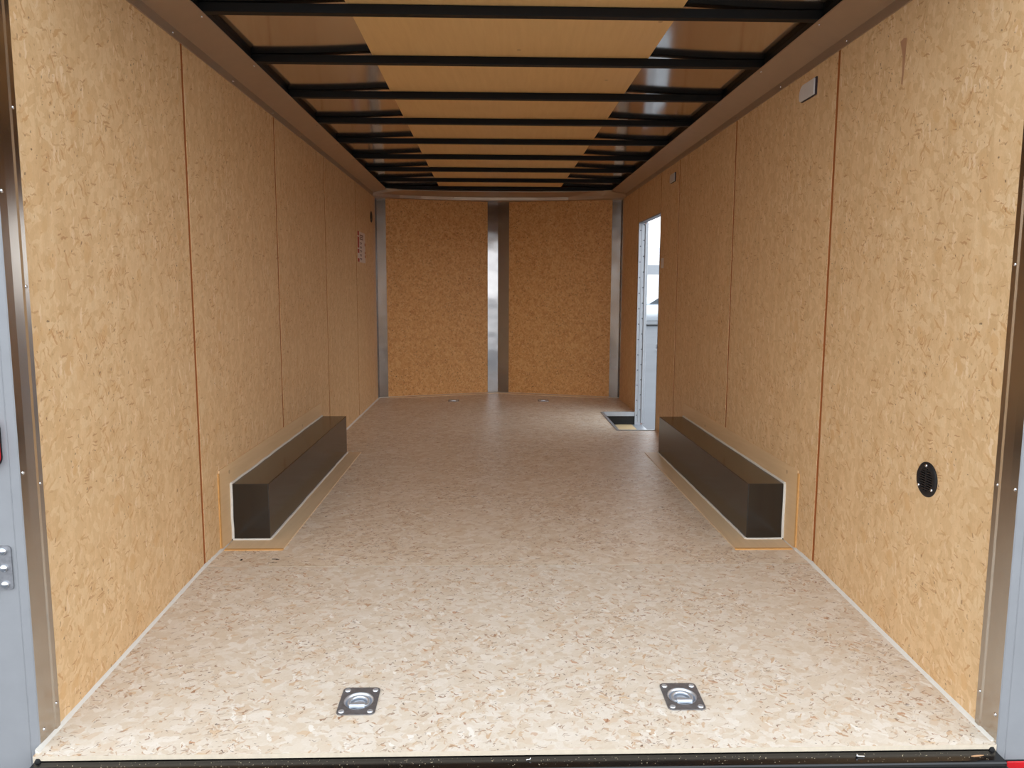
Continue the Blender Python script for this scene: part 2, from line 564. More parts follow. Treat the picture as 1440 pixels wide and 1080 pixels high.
def side_wall(side):
    """side -1: left (x=0), +1: right (x=W)."""
    left = side < 0
    xi = 0.0 if left else W
    s = -1 if left else 1
    name = 'wall_left' if left else 'wall_right'
    end = 0.030 if left else -0.006
    DY0, DY1, DZ0, DZ1 = 4.115, 4.975, -0.115, 1.705
    bm = bmesh.new()
    xa, xb = sorted((xi + s * 0.0022, xi + s * 0.06))
    if left:
        box(bm, xa, xb, end - 0.02, 6.0, -0.30, 2.20)
    else:
        box(bm, xa, xb, end - 0.02, DY0, -0.30, 2.20)
        box(bm, xa, xb, DY1, 6.0, -0.30, 2.20)
        box(bm, xa, xb, DY0, DY1, DZ1, 2.20)
        box(bm, xa, xb, DY0, DY1, -0.30, DZ0)
    w = link(name, bm, M_GROOVE)
    struct(w, 'left side wall clad in five joints of tan pressed board' if left else 'right side wall of tan pressed board with the open side door', 'wall')
    seams = [end, 1.091, 2.310, 3.529, 4.748, FRONT] if left else [end, 1.073, 2.292, 3.531, 4.113, 5.026, FRONT]
    g = 0.0115
    for i in range(len(seams) - 1):
        y0 = seams[i] + (g if i else 0)
        y1 = seams[i + 1] - (g if i < len(seams) - 2 else 0)
        zb = -0.07 if i == 0 else -0.004
        bm = bmesh.new()
        xa, xb = sorted((xi, xi + s * 0.0021))
        if not left and seams[i] == 4.113:
            box(bm, xa, xb, y0, y1, DZ1, TOP + 0.02)
            box(bm, xa, xb, DY1, y1, zb, DZ1)
        else:
            box(bm, xa, xb, y0, y1, zb, TOP + 0.02)
        p = link('wall_panel', bm, M_WALL, w)
    # caulk along the floor
    beads = []
    def bead(y0, y1, r):
        bm = bmesh.new()
        k = 16
        ring = []
        for j in range(k + 1):
            y = y0 + (y1 - y0) * j / k
            rr = r * (0.85 + 0.3 * random.random())
            z = fz(y)
            ring.append([bm.verts.new((xi - s * a, y, z + c)) for a, c in ((-0.001, -0.001), (rr, -0.001), (rr * 0.5, rr * 0.5), (-0.001, rr * 1.05))])
        for a, c in zip(ring[:-1], ring[1:]):
            for t in range(4):
                u = (t + 1) % 4
                bm.faces.new((a[t], a[u], c[u], c[t]))
        bm.faces.new(ring[0])
        bm.faces.new(ring[-1])
        beads.append(bm)
    bead(-0.075, KNEE, 0.0095)
    bead(KNEE, 1.36, 0.009)
    if left:
        bead(3.25, FRONT, 0.010)
    root = None
    for b2 in beads:
        q = link('baseboard_left' if left else 'baseboard_right', b2, M_CAULK, None) if root is None else link('caulk_run', b2, M_CAULK, root)
        if root is None:
            root = struct(q, 'pale caulk line between the floor and the left wall' if left else 'pale caulk line between the floor and the right wall', 'caulk line')
    return w


wall_l = side_wall(-1)
wall_r = side_wall(1)

bm = bmesh.new()
scuff = [(0.626, 1.90), (0.604, 1.905), (0.588, 1.90), (0.590, 1.84), (0.594, 1.79), (0.598, 1.76), (0.606, 1.765), (0.604, 1.80), (0.607, 1.85)]
prism(bm, scuff, 'X', W - 0.0004, W - 0.0001)
tag(link('scuff_mark', bm, plain('brown_scuff', lin(176, 132, 100), 0.6, 0, 0.2), wall_r), 'dull brown vertical scuff on the near panel')

# front wall: two boards meeting at a shallow nose
bm = bmesh.new()
prism(bm, [(-0.06, FRONT - 0.02), (-0.06, 6.05), (XA, APEX + 0.09), (W + 0.06, 6.05), (W + 0.06, FRONT - 0.02), (W, FRONT + 0.01), (XA, APEX + 0.01), (0, FRONT + 0.01)], 'Z', -0.3, 2.2)
wall_f = struct(link('wall_front', bm, M_GROOVE), 'front wall of two brown pressed boards meeting at a metal strip', 'wall')
for a, c in (((0.0, FRONT), (XA - 0.002, APEX - 0.0007)), ((XA + 0.002, APEX - 0.0007), (W, FRONT))):
    bm = bmesh.new()
    prism(bm, [a, c, (c[0], c[1] + 0.008), (a[0], a[1] + 0.008)], 'Z', -0.004, 2.06)
    link('wall_panel', bm, M_FRONT, wall_f)
bm = bmesh.new()
for a, c in (((0.0, FRONT), (XA, APEX)), ((XA, APEX), (W, FRONT))):
    tube(bm, [(a[0] + (c[0] - a[0]) * t / 6, a[1] + (c[1] - a[1]) * t / 6 - 0.002, 0.001) for t in range(7)], 0.006, 6)
link('caulk_bead', bm, M_CAULK, wall_f)
bm = bmesh.new()
st = 0.05
prism(bm, [(0.10, fy(0.10) - 0.002), (XA, APEX - 0.002), (W - 0.10, fy(W - 0.10) - 0.002), (W - 0.10, fy(W - 0.10) - 0.09), (XA, APEX - 0.10), (0.10, fy(0.10) - 0.09)], 'Z', 0.0, 0.004)
tag(link('floor_strip', bm, M_TRIMF, wall_f), 'flat brown plywood strip on the floor along the nose')

# metal trims: nose corners, nose centre
def fold(name, pts, z0, z1, th, mat, label, cat='trim'):
    bm = bmesh.new()
    off = []
    k = len(pts)
    for i in range(k):
        a = Vector(pts[max(i - 1, 0)]); c = Vector(pts[min(i + 1, k - 1)])
        d = (c - a).normalized()
        nrm = Vector((d.y, -d.x))
        off.append(Vector(pts[i]) + nrm * th)
    prism(bm, [tuple(p) for p in off] + [tuple(p) for p in reversed([Vector(p) for p in pts])], 'Z', z0, z1)
    return struct(link(name, bm, mat), label, cat)


t1 = fold('trim_1', [(0.001, FRONT - 0.10), (0.001, FRONT - 0.001), (0.088, fy(0.088) - 0.001)], 0.004, 2.03, 0.004, M_STRIP,
          'folded metal corner strip at left end of the front wall')
t2 = fold('trim_2', [(W - 0.088, fy(W - 0.088) - 0.001), (W - 0.001, FRONT - 0.001), (W - 0.001, FRONT - 0.10)], 0.004, 2.03, 0.004, M_STRIP,
          'folded metal corner strip at right end of the front wall, near the side door')
t3 = fold('trim_3', [(1.11, fy(1.11) - 0.001), (XA, APEX - 0.001), (1.336, fy(1.336) - 0.001)], 0.004, 2.03, 0.004, M_STRIP,
          'bright folded metal strip up the middle of the front wall')
for tr, x, zs in ((t1, 0.054, (1.34, 0.39)), (t2, W - 0.062, (1.33, 0.40)), (t3, 1.133, (1.36, 0.9)), (t3, 1.32, (1.34, 0.9))):
    for z in zs:
        nx = 0.32 if x < XA else -0.32
        screw(tr, (x, fy(x) - 0.006, z), (nx, -0.95, 0), 0.8)

# coves along the roof edge
UPX, UPZ = 0.125, 2.080
prof_l = [(0.0, TOP), (0.0045, TOP + 0.001), (0.0075, TOP + 0.033), (UPX, UPZ - 0.004), (UPX + 0.002, UPZ), (UPX - 0.012, UPZ + 0.006), (0.0, TOP + 0.055)]


def cove_side(name, left, label):
    bm = bmesh.new()
    y0 = -0.05
    lo, hi = [], []
    for u, z in prof_l:
        x = u if left else W - u
        lo.append(bm.verts.new((x, y0, z)))
        hi.append(bm.verts.new((x, FRONT - 0.012 - u * 1.2, z)))
    bm.faces.new(lo); bm.faces.new(hi)
    k = len(lo)
    for i in range(k):
        j = (i + 1) % k
        bm.faces.new((lo[i], lo[j], hi[j], hi[i]))
    o = struct(link(name, bm, M_COVE), label, 'trim')
    sx = 0.0063 if left else W - 0.0063
    for y in (1.006, 1.655, 2.28, 2.885, 3.444, 4.12):
        screw(o, (sx, y, TOP + 0.014), (1 if left else -1, 0, 0), 0.9)
    for k in range(8):
        y = 1.0 + 0.61 * k
        xx = UPX - 0.012 if left else W - UPX + 0.012
        screw(o, (xx, y, UPZ - 0.0085), (0.35 if left else -0.35, 0, -0.93), 0.9)
    return o


cove_side('trim_4', True, 'slanted metal cove along the top of the left wall')
cove_side('trim_5', False, 'slanted metal cove along the top of the right wall')

low = [(0.0, 5.68), (0.05, 5.715), (0.238, 5.858), (0.446, 5.936), (0.763, 5.990), (1.0, 6.0), (1.226, 5.998), (1.62, 5.98), (1.927, 5.93), (2.26, 5.80), (2.41, 5.70), (W, 5.66)]


def low_z(x):
    return 2.004 + 0.013 * (1 - ((x - XA) / XA) ** 2)


low = [(x, -1.918 + (y + 1.918) * (low_z(x) - 1.107) / 0.893, low_z(x)) for x, y in low]
upp = [(0.122, 5.79), (0.16, 5.80), (0.30, 5.855), (0.46, 5.90), (0.766, 5.935), (1.0, 5.942), (1.221, 5.945), (1.6, 5.94), (1.95, 5.91), (2.18, 5.855), (2.30, 5.81), (W - 0.122, 5.79)]
bm = bmesh.new()
rows = []
for (xl, yl, zl), (xu, yu) in zip(low, upp):
    rows.append([bm.verts.new(p) for p in ((xl, yl + 0.30, zl), (xl, yl, zl), (xl, yl - 0.004, zl + 0.028), (xu, yu, UPZ - 0.004), (xu, yu, UPZ + 0.003), (xl, yl + 0.3, 2.06))])
for A, B in zip(rows[:-1], rows[1:]):
    for t in range(6):
        u = (t + 1) % 6
        bm.faces.new((A[t], A[u], B[u], B[t]))
bm.faces.new(rows[0]); bm.faces.new(rows[-1])
t6 = struct(link('trim_6', bm, M_COVE), 'curved metal cove across the top of the front wall', 'trim')
screw(t6, (0.763, 6.085, 2.036), (0, -1, 0), 0.9)
screw(t6, (W - 0.06, 5.79, 2.024), (0, -1, 0), 0.9)

# ceiling: bright metal roof sheet, plywood strip under its middle, black roof rails
PX0, PX1 = 0.633, 1.836
BT = 2.113            # top of the roof bows
bm = bmesh.new()
xs = [-0.06, 0.0, 0.12, 0.2, 0.3, 0.4, 0.5, 0.6, PX0, 0.9, XA, 1.56, PX1, 1.87, 1.97, 2.07, 2.17, 2.26, 2.34, W, W + 0.06]
ys = [-0.06 + 0.1 * i for i in range(66)]
rng = random.Random(3)
grid = []
for y in ys:
    row = []
    for x in xs:
        d = PX0 - x if x < PX0 else (x - PX1 if x > PX1 else -1)
        z = BT + 0.0085
        if d > 0:
            z = BT + 0.0085 * max(0.0, 1 - d / 0.42) ** 1.5 + 0.0004
        row.append(bm.verts.new((x, y, z)))
    grid.append(row)
for i in range(len(ys) - 1):
    for j in range(len(xs) - 1):
        bm.faces.new((grid[i][j], grid[i][j + 1], grid[i + 1][j + 1], grid[i + 1][j]))
ceiling = struct(link('ceiling', bm, M_ROOF, None, True), 'bright metal roof sheet with a plywood strip along its middle', 'ceiling')
bm = bmesh.new()
box(bm, PX0, PX1, -0.05, 5.85, BT + 0.0005, BT + 0.0075)
tag(link('plywood_strip', bm, M_CEILPLY, ceiling), 'pale plywood strip along the middle of the roof')
for x0, x1 in ((-0.03, UPX - 0.013), (W - UPX + 0.013, W + 0.03)):
    bm = bmesh.new()
    prism(bm, [(x0, 2.095), (x1, 2.095), (x1, BT), (x0, BT)] if False else [(x0, 2.088), (x1, 2.088), (x1, BT), (x0, BT)], 'Y', -0.05, 5.9)
    tag(link('roof_rail', bm, M_BOW, ceiling), 'black roof rail above the cove')

ORD = ['nearest the open rear', 'second from the open rear', 'third from the open rear', 'fourth from the open rear', 'fifth from the open rear',
       'fifth from the front wall', 'fourth from the front wall', 'third from the front wall', 'second from the front wall', 'closest to the front wall']
bow_ys = [1.007, 1.612, 2.222, 2.834, 3.450, 4.065, 4.680, 5.300, 5.862]
bow_lab = ['nearest the open rear', 'second from the open rear', 'third from the open rear', 'fourth from the open rear', 'in the middle of the nine',
           'fourth from the front wall', 'third from the front wall', 'second from the front wall', 'right above the front wall cove']
bow_mesh = None
for y, lb in zip(bow_ys, bow_lab):
    if bow_mesh is None:
        bm = bmesh.new()
        x0, x1 = UPX - 0.02, W - UPX + 0.02
        box(bm, x0, x1, -0.038, 0.0, 0.0, BT - UPZ - 0.0006)
        bevel_all(bm, 0.003, 2)
        o = link('roof_bow', bm, M_BOW)
        bow_mesh = o
        o.location = (0, y, UPZ + 0.0003)
    else:
        o = bow_mesh.copy()
        COL.objects.link(o)
        o.location = (0, y, UPZ + 0.0003)
    tag(o, 'straight black steel roof bow across the ceiling, ' + lb, 'roof bow', 'roof bows across the ceiling')

# ------------------------------------------------------------------ rear frame posts, sill
def post(name, left, label):
    s = 1 if left else -1
    xi = 0.0 if left else W
    dy = 0.0 if left else -0.034
    X = lambda u: xi + s * u
    bm = bmesh.new()
    y0 = 0.034 + dy
    pts = [(0.0, y0), (0.0032, y0), (0.0032, y0 - 0.0165), (0.0005, y0 - 0.0225),
           (0.0005, -0.024 + dy), (-0.0005, -0.0505 + dy), (-0.003, -0.053 + dy), (-0.0222, -0.053 + dy), (-0.0245, -0.0515 + dy), (-0.0268, -0.053 + dy), (-0.20, -0.053 + dy), (-0.20, 0.0), (-0.065, 0.0), (-0.0075, 0.0), (-0.0065, y0)]
    prism(bm, [(X(u), v) for u, v in pts], 'Z', -0.45, 2.2)
    for f in bm.faces:
        c = f.calc_center_median()
        if abs(c.y - (-0.053 + dy)) < 0.002 or c.y < -0.0525 + dy:
            f.material_index = 1
    o = struct(link(name, bm, [M_POST, M_FACE]), label, 'frame post')
    return o


post_l = post('trim_7', True, 'grey metal frame post left of the open rear')
post_r = post('trim_8', False, 'grey metal frame post right of the open rear')
for y, z in ((0.022, 1.536), (0.022, 1.110), (0.022, 0.614), (0.022, 0.021)):
    screw(post_l, (0.0032, y, z), (1, 0, 0), 0.95)
for y, z in ((-0.040, 1.333), (-0.040, 0.656), (-0.033, -0.019)):
    screw(post_l, (0.0, y, z), (1, 0, 0), 1.1)
for y, z in ((-0.010, 1.174), (-0.012, 0.611), (-0.010, 0.045)):
    screw(post_r, (W - 0.0032, y, z), (-1, 0, 0), 0.95)
for y, z in ((-0.074, 0.615), (-0.072, 0.014)):
    screw(post_r, (W, y, z), (-1, 0, 0), 1.1)

# black steel sill below the floor edge, rounded rear lip
bm = bmesh.new()
sp_ = [(-0.088, -0.072), (-0.088, -0.0745), (-0.100, -0.0760), (-0.128, -0.0770), (-0.1325, -0.0785), (-0.135, -0.082), (-0.1355, -0.088), (-0.150, -0.089), (-0.190, -0.089), (-0.20, -0.10), (-0.20, -0.30), (-0.05, -0.30), (-0.05, -0.0765)]
prism(bm, sp_, 'X', 0.003, W - 0.003)
sill = struct(link('trim_9', bm, M_SILL), 'black steel rear sill below the edge of the floor', 'sill')
bm = bmesh.new()
for x in (0.012, W - 0.012):
    lathe(bm, [(0.0, 0.008), (0.005, 0.007), (0.008, 0.002), (0.009, -0.002)], axis_mat((x, -0.086, -0.073), (0, 0, 1)), 10)
tag(link('black_sealant', bm, M_BOW, sill), 'dab of black sealant at the sill end')
bm = bmesh.new()
rr = random.Random(11)
for i in range(420):
    x = rr.uniform(0.03, W - 0.03)
    y = -0.092 - 0.04 * rr.random() ** 1.3 if rr.random() < 0.8 else -0.152 - 0.035 * rr.random()
    z = -0.0762 if y > -0.13 else -0.089
    r = rr.uniform(0.0005, 0.0013)
    a = rr.uniform(0, 3.14)
    vs = [bm.verts.new((x + r * math.cos(a + q), y + r * math.sin(a + q) * 0.7, z + 0.0006)) for q in (0, 2.1, 4.2)]
    tp = bm.verts.new((x, y, z + 0.0006 + r))
    for i in range(3):
        bm.faces.new((vs[i], vs[(i + 1) % 3], tp))
tag(link('sawdust', bm, M_DUST), 'pale sawdust scattered along the black sill', 'sawdust', kind='stuff')

# loose things on the sill
t = empty('loose_screw', (2.092, -0.108, -0.0733))
tag(t, 'silver screw lying on the black sill near the right post', 'screw')
bm = bmesh.new()
tube(bm, [(-0.007, 0, 0), (0.006, -0.001, 0), (0.010, -0.0012, 0)], 0.0017, 8)
link('shank', bm, M_SCREW, t, True)
bm = bmesh.new()
lathe(bm, [(0.0, 0.0035), (0.004, 0.0028), (0.0046, 0.0), (0.002, -0.002), (0.0, -0.002)], axis_mat((-0.0075, 0, 0.0014), (-1, 0.05, 0.15)), 10)
link('screw_head', bm, M_SCREW, t, True)
bm = bmesh.new()
for i in range(6):
    u = i / 5
    w = 0.0022 * math.sin(math.pi * (0.1 + 0.8 * u))
    x = -0.016 + 0.032 * u
    bm.verts.new((x, w, 0.002 + 0.002 * u)); bm.verts.new((x, -w, 0.0015 + 0.003 * u * u))
bm.verts.ensure_lookup_table()
for i in range(5):
    bm.faces.new((bm.verts[2 * i], bm.verts[2 * i + 1], bm.verts[2 * i + 3], bm.verts[2 * i + 2]))
o = link('wood_sliver', bm, plain('sliver_wood', lin(196, 150, 110), 0.7))
mod = o.modifiers.new('thick', 'SOLIDIFY'); mod.thickness = 0.0012
o.location = (2.395, -0.112, -0.0766)
tag(o, 'thin brown wood sliver on the black sill beside the right post', 'wood sliver')
bm = bmesh.new()
tube(bm, [(-0.006, 0, 0), (-0.002, 0.001, 0.001), (0.002, -0.001, 0.002), (0.0055, 0.001, 0.005)], 0.0012, 6)
o = link('metal_shaving', bm, M_SCREW)
o.location = (1.244, -0.105, -0.0745)
tag(o, 'tiny bright curled shaving on the middle of the black sill', 'metal shaving')

# ------------------------------------------------------------------ wheel boxes
def wheel_box(left, label):
    s = 1 if left else -1
    xi = 0.0 if left else W
    X = lambda u: xi + s * u
    y0, y1 = (1.405, 3.232) if left else (1.381, 3.200)
    w, h = 0.171, 0.256
    t = empty('wheel_well_box', (X(w / 2), (y0 + y1) / 2, 0))
    tag(t, label, 'wheel box', 'wheel well boxes')
    T = Matrix.Translation(-t.location)

    def put(name, bm, mat, lab=None, smooth=False):
        bmesh.ops.transform(bm, matrix=T, verts=bm.verts)
        o = link(name, bm, mat, t, smooth)
        if lab:
            o['label'] = lab
        return o
    def bx(bm, a, c, *r):
        x0, x1 = sorted((X(a), X(c)))
        return box(bm, x0, x1, *r)
    bm = bmesh.new()
    bx(bm, 0.0006, w, y0, y1, 0.0, h)
    bevel_all(bm, 0.003, 2)
    put('box_body', bm, M_WELL, 'dark bronze sheet metal box')
    # pale caulk around the joints, wavering slightly
    bm = bmesh.new()
    rr = random.Random(5 if left else 6)
    def bead(pts, r):
        pp = []
        for a, c in zip(pts[:-1], pts[1:]):
            a = Vector(a); c = Vector(c)
            k = max(2, int((c - a).length / 0.06))
            for i in range(k):
                q = a + (c - a) * i / k
                pp.append(q + Vector((rr.uniform(-1, 1), rr.uniform(-1, 1), rr.uniform(-1, 1))) * 0.0012)
        pp.append(Vector(pts[-1]))
        tube(bm, [tuple(q) for q in pp], r, 7)
    bead([(X(0.0085), y0 - 0.004, 0.01), (X(0.0085), y0 - 0.003, 0.10), (X(0.0084), y0 - 0.002, h)], 0.0064)
    bead([(X(0.0084), y0, h + 0.001), (X(0.0084), y1, h + 0.001)], 0.0064)
    bead([(X(0.01), y0 - 0.003, 0.005), (X(w + 0.002), y0 - 0.003, 0.005)], 0.0055)
    bead([(X(w + 0.002), y0, 0.006), (X(w + 0.002), y1, 0.006)], 0.006)
    put('caulk_bead', bm, M_CAULK, 'off-white caulk line', True)
    # flat plywood strips let in around the box
    fw_ = 0.090
    bm = bmesh.new(); bx(bm, w + 0.001, w + fw_, y0 - 0.12, y1 + 0.02, 0.0, 0.0045)
    put('floor_strip', bm, M_TRIMF)
    bm = bmesh.new(); bx(bm, 0.012, w + 0.001, y0 - 0.12, y0 - 0.001, 0.0, 0.0045)
    put('floor_strip', bm, M_TRIMF)
    bm = bmesh.new(); bx(bm, 0.0002, 0.0045, y0 - 0.125, y1 + 0.01, h, h + fw_)
    put('wall_strip', bm, M_TRIMW)
    bm = bmesh.new(); bx(bm, 0.0002, 0.0045, y0 - 0.125, y0 - 0.001, 0.004, h)
    put('wall_strip', bm, M_TRIMW)
    # saw-cut ends, a rawer orange
    bm = bmesh.new(); bx(bm, 0.0003, 0.0050, y0 - 0.139, y0 - 0.1251, 0.012, h + fw_ - 0.012)
    put('cut_edge', bm, M_TRIME, 'raw orange sawn edge of the wall strip')
    bm = bmesh.new(); bx(bm, 0.014, w + fw_, y0 - 0.134, y0 - 0.1201, 0.0, 0.0050)
    put('cut_edge', bm, M_TRIME, 'raw orange sawn edge of the floor strip')
    return t


wheel_box(True, 'long dark wheel well box against the left wall')
wheel_box(False, 'long dark wheel well box against the right wall, behind it the side door')

# ------------------------------------------------------------------ tie-down rings
def ring_unit():
    t = empty('tie_down_ring')
    hx, hy, rc = 0.053, 0.066, 0.014
    out = []
    for cx, cy, a0 in ((hx - rc, hy - rc, 0), (-hx + rc, hy - rc, 90), (-hx + rc, -hy + rc, 180), (hx - rc, -hy + rc, 270)):
        for i in range(6):
            a = math.radians(a0 + 18 * i)
            out.append((cx + rc * math.cos(a), cy + rc * math.sin(a)))
    bm = bmesh.new()
    hole = [(0.042 * math.cos(2 * math.pi * i / 28), 0.042 * math.sin(2 * math.pi * i / 28)) for i in range(28)]
    for z in (0.003, 0.0003):
        es = []
        for lp in (out, hole):
            vs = [bm.verts.new((x, y, z)) for x, y in lp]
            es += [bm.edges.new((vs[i], vs[(i + 1) % len(vs)])) for i in range(len(vs))]
        bmesh.ops.triangle_fill(bm, use_beauty=True, use_dissolve=False, edges=es)
    for lp in (out, hole):
        for i in range(len(lp)):
            (xa, ya), (xb, yb) = lp[i], lp[(i + 1) % len(lp)]
            bm.faces.new([bm.verts.new(p) for p in ((xa, ya, 0.003), (xb, yb, 0.003), (xb, yb, 0.0003), (xa, ya, 0.0003))])
    bmesh.ops.remove_doubles(bm, verts=bm.verts, dist=1e-5)
    tag(link('plate', bm, M_ZINCDARK, t), 'dark grey metal plate')
    bm = bmesh.new()
    K = 1.18
    lathe(bm, [(r * K, h) for r, h in [(0.0362, 0.0030), (0.0345, 0.0030), (0.0325, 0.0015), (0.0305, -0.004), (0.0290, -0.010), (0.0265, -0.0125), (0.0185, -0.0125),
               (0.0165, -0.010), (0.0150, -0.0075), (0.0120, -0.0072), (0.0, -0.0085)]], None, 36)
    tag(link('cup', bm, M_ZINC, t, True), 'bright recessed cup')
    bm = bmesh.new()
    R = 0.0235 * K
    pts = [(R * math.cos(math.radians(a)), R * math.sin(math.radians(a)) + 0.001, -0.004) for a in range(-38, 219, 8)]
    tube(bm, pts + [(-R * 0.6, -0.0195, -0.001), (R * 0.6, -0.0195, -0.001)], 0.005, 10, True)
    tag(link('ring', bm, M_ZINC, t, True), 'bright zinc ring')
    bm = bmesh.new()
    cs = [(-0.0325, 0.0032), (-0.0320, 0.0060), (-0.0280, 0.0090), (-0.0205, 0.0092), (-0.0160, 0.0056), (-0.0160, 0.0010), (-0.0325, 0.0010)]
    prism(bm, cs, 'X', -0.021, 0.021)
    tag(link('bracket', bm, M_ZINC, t), 'bright hold-down strap')
    for sx in (-1, 1):
        for sy in (-1, 1):
            bm = bmesh.new()
            lathe(bm, [(0.0, 0.0045), (0.003, 0.0052), (0.0058, 0.0058), (0.0078, 0.0045), (0.0086, 0.0028)], Matrix.Translation((sx * 0.0395, sy * 0.0515, 0)), 14)
            link('bolt', bm, M_ZINC, t, True)
    return t


def copy_tree(o, parent=None):
    c = o.copy()
    COL.objects.link(c)
    if parent:
        c.parent = parent
    for ch in o.children:
        copy_tree(ch, c)
    return c


r0 = ring_unit()
tilt = math.atan(DROP / KNEE)
spots = [(RING_NEAR[0], 'rear floor tie-down ring on dark plate, left of the near pair', tilt),
         (RING_NEAR[1], 'rear floor tie-down ring on dark plate, right of the near pair', tilt),
         (RING_FAR[0], 'small distant tie-down ring on the floor before the left front panel', 0.0),
         (RING_FAR[1], 'small distant tie-down ring on the floor before the right front panel', 0.0)]
for i, ((x, y), lb, a) in enumerate(spots):
    t = r0 if i == 0 else copy_tree(r0)
    t.location = (x, y, fz(y) + 0.0004)
    t.rotation_euler = (a, 0, 0)
    tag(t, lb, 'tie-down ring', 'floor tie-down rings')

# ------------------------------------------------------------------ round plastic vents
def vent(p, side, label, tilt_deg):
    t = empty('wall_vent', p)
    tag(t, label, 'vent', 'round black wall vents')
    Q = axis_mat((0, 0, 0), (side, 0, 0))
    Q = Q @ Matrix.Rotation(math.radians(tilt_deg), 4, 'Z')
    R = 0.053
    bm = bmesh.new()
    lathe(bm, [(R, 0.0), (R, 0.003), (R - 0.004, 0.0062), (R - 0.010, 0.0068), (0.037, 0.0068), (0.0345, 0.0060), (0.0335, 0.002)], Q, 40)
    link('rim', bm, M_BLACK, t, True)
    bm = bmesh.new()
    lathe(bm, [(0.036, 0.0012), (0.0, 0.0012)], Q, 32)
    lathe(bm, [(0.036, 0.0005), (0.0, 0.0005)], Q, 32)
    link('backing', bm, M_RECESS, t)
    bm = bmesh.new()
    for k in range(9):
        v = -0.029 + 0.00725 * k
        hw = math.sqrt(max(0.0, 0.0352 ** 2 - v * v))
        b2 = bmesh.new()
        box(b2, -hw, hw, v - 0.0021, v + 0.0021, 0.0016, 0.0064)
        bmesh.ops.transform(b2, matrix=Q, verts=b2.verts)
        me = bpy.data.meshes.new('tmp'); b2.to_mesh(me); b2.free(); bm.from_mesh(me); bpy.data.meshes.remove(me)
    b2 = bmesh.new()
    box(b2, -0.0022, 0.0022, -0.0345, 0.0345, 0.0016, 0.0066)
    bmesh.ops.transform(b2, matrix=Q, verts=b2.verts)
    me = bpy.data.meshes.new('tmp'); b2.to_mesh(me); b2.free(); bm.from_mesh(me); bpy.data.meshes.remove(me)
    link('louvre', bm, M_BLACK, t)
    for a in (90, 215, 325):
        q = Q @ Vector((0.0425 * math.cos(math.radians(a)), 0.0425 * math.sin(math.radians(a)), 0.0066))
        screw(t, q, (side, 0, 0), 1.1)
    return t


vent((W, 0.306, 0.545), -1, 'round black louvred vent low on the right wall near the opening', 0)
vent((0.0, 5.60, 1.792), 1, 'round black vent high on the left wall beside the front corner', 0)

# ------------------------------------------------------------------ grey cover plates on the right wall
def cover(pts, label):
    cy = sum(p[0] for p in pts) / len(pts); cz = sum(p[1] for p in pts) / len(pts)
    t = empty('cover_plate', (W, cy, cz))
    tag(t, label, 'cover plate', 'grey cover plates high on the right wall')
    loc = [(y - cy, z - cz) for y, z in pts]
    bm = bmesh.new()
    prism(bm, loc, 'X', -0.006, 0.0)
    link('base', bm, M_LENSB, t)
    bm = bmesh.new()
    prism(bm, [(y * 0.95, z * 0.92) for y, z in loc], 'X', -0.0125, -0.006)
    bevel_all(bm, 0.0015, 1)
    tag(link('cover', bm, M_LENS, t), 'frosted grey plastic face')
    return t


def plate_outline(y0, y1, z0, z1, r):
    pts = [(y0, z0), (y0, z1)]
    for i in range(7):
        a = math.radians(90 - 15 * i)
        pts.append((y1 - r + r * math.cos(a), z1 - r + r * math.sin(a)))
    r2 = r * 0.4
    for i in range(7):
        a = math.radians(-15 * i)
        pts.append((y1 - r2 + r2 * math.cos(a), z0 + r2 + r2 * math.sin(a)))
    return pts


cover(plate_outline(1.262, 1.420, 1.892, 1.962, 0.04), 'grey rounded cover plate high on the right wall, the larger nearer one')
cover(plate_outline(3.645, 3.79, 1.876, 1.94, 0.03), 'grey rounded cover plate on the right wall above the far panel, the smaller farther one')

# ------------------------------------------------------------------ notice on the left wall
t = empty('notice_sheet', (0, 5.01, 1.472))
tag(t, 'white and red printed notice sheet on the left wall near the front', 'notice')
bm = bmesh.new()
box(bm, 0.0004, 0.0016, -0.20, 0.20, -0.132, 0.132)
link('sheet', bm, M_PAPER, t)
for ya, yb, z0, z1 in ((-0.20, -0.12, 0.095, 0.132), (-0.20, -0.12, -0.01, 0.085), (-0.20, -0.12, -0.055, -0.02), (-0.20, -0.12, -0.13, -0.10),
                       (0.17, 0.20, 0.02, 0.045), (0.17, 0.20, -0.05, -0.03), (0.17, 0.20, -0.085, -0.062)):
    bm = bmesh.new()
    box(bm, 0.0016, 0.0022, ya, yb, z0, z1)
    tag(link('red_block', bm, M_REDINK, t), 'dull red printed block')
bm = bmesh.new()
for k in range(3):
    box(bm, 0.0016, 0.0021, -0.09, 0.09, 0.108 - 0.016 * k - 0.010, 0.108 - 0.016 * k)
for k in range(5):
    z = 0.040 - 0.034 * k
    box(bm, 0.0016, 0.0021, -0.09, 0.02, z - 0.007, z)
    box(bm, 0.0016, 0.0021, -0.07, 0.0, z - 0.016, z - 0.011)
tag(link('print_rows', bm, M_INK, t), 'grey rows of print')

# ------------------------------------------------------------------ side door: frame, hinge, leaf folded back, step well
dr = empty('door_1', (W, 4.55, 0))
struct(dr, 'open side door with metal jambs in the right wall', 'door')
T = Matrix.Translation((-W, -4.55, 0))


def dput(name, bm, mat, lab=None, smooth=False):
    bmesh.ops.transform(bm, matrix=T, verts=bm.verts)
    o = link(name, bm, mat, dr, smooth)
    if lab:
        o['label'] = lab
    return o


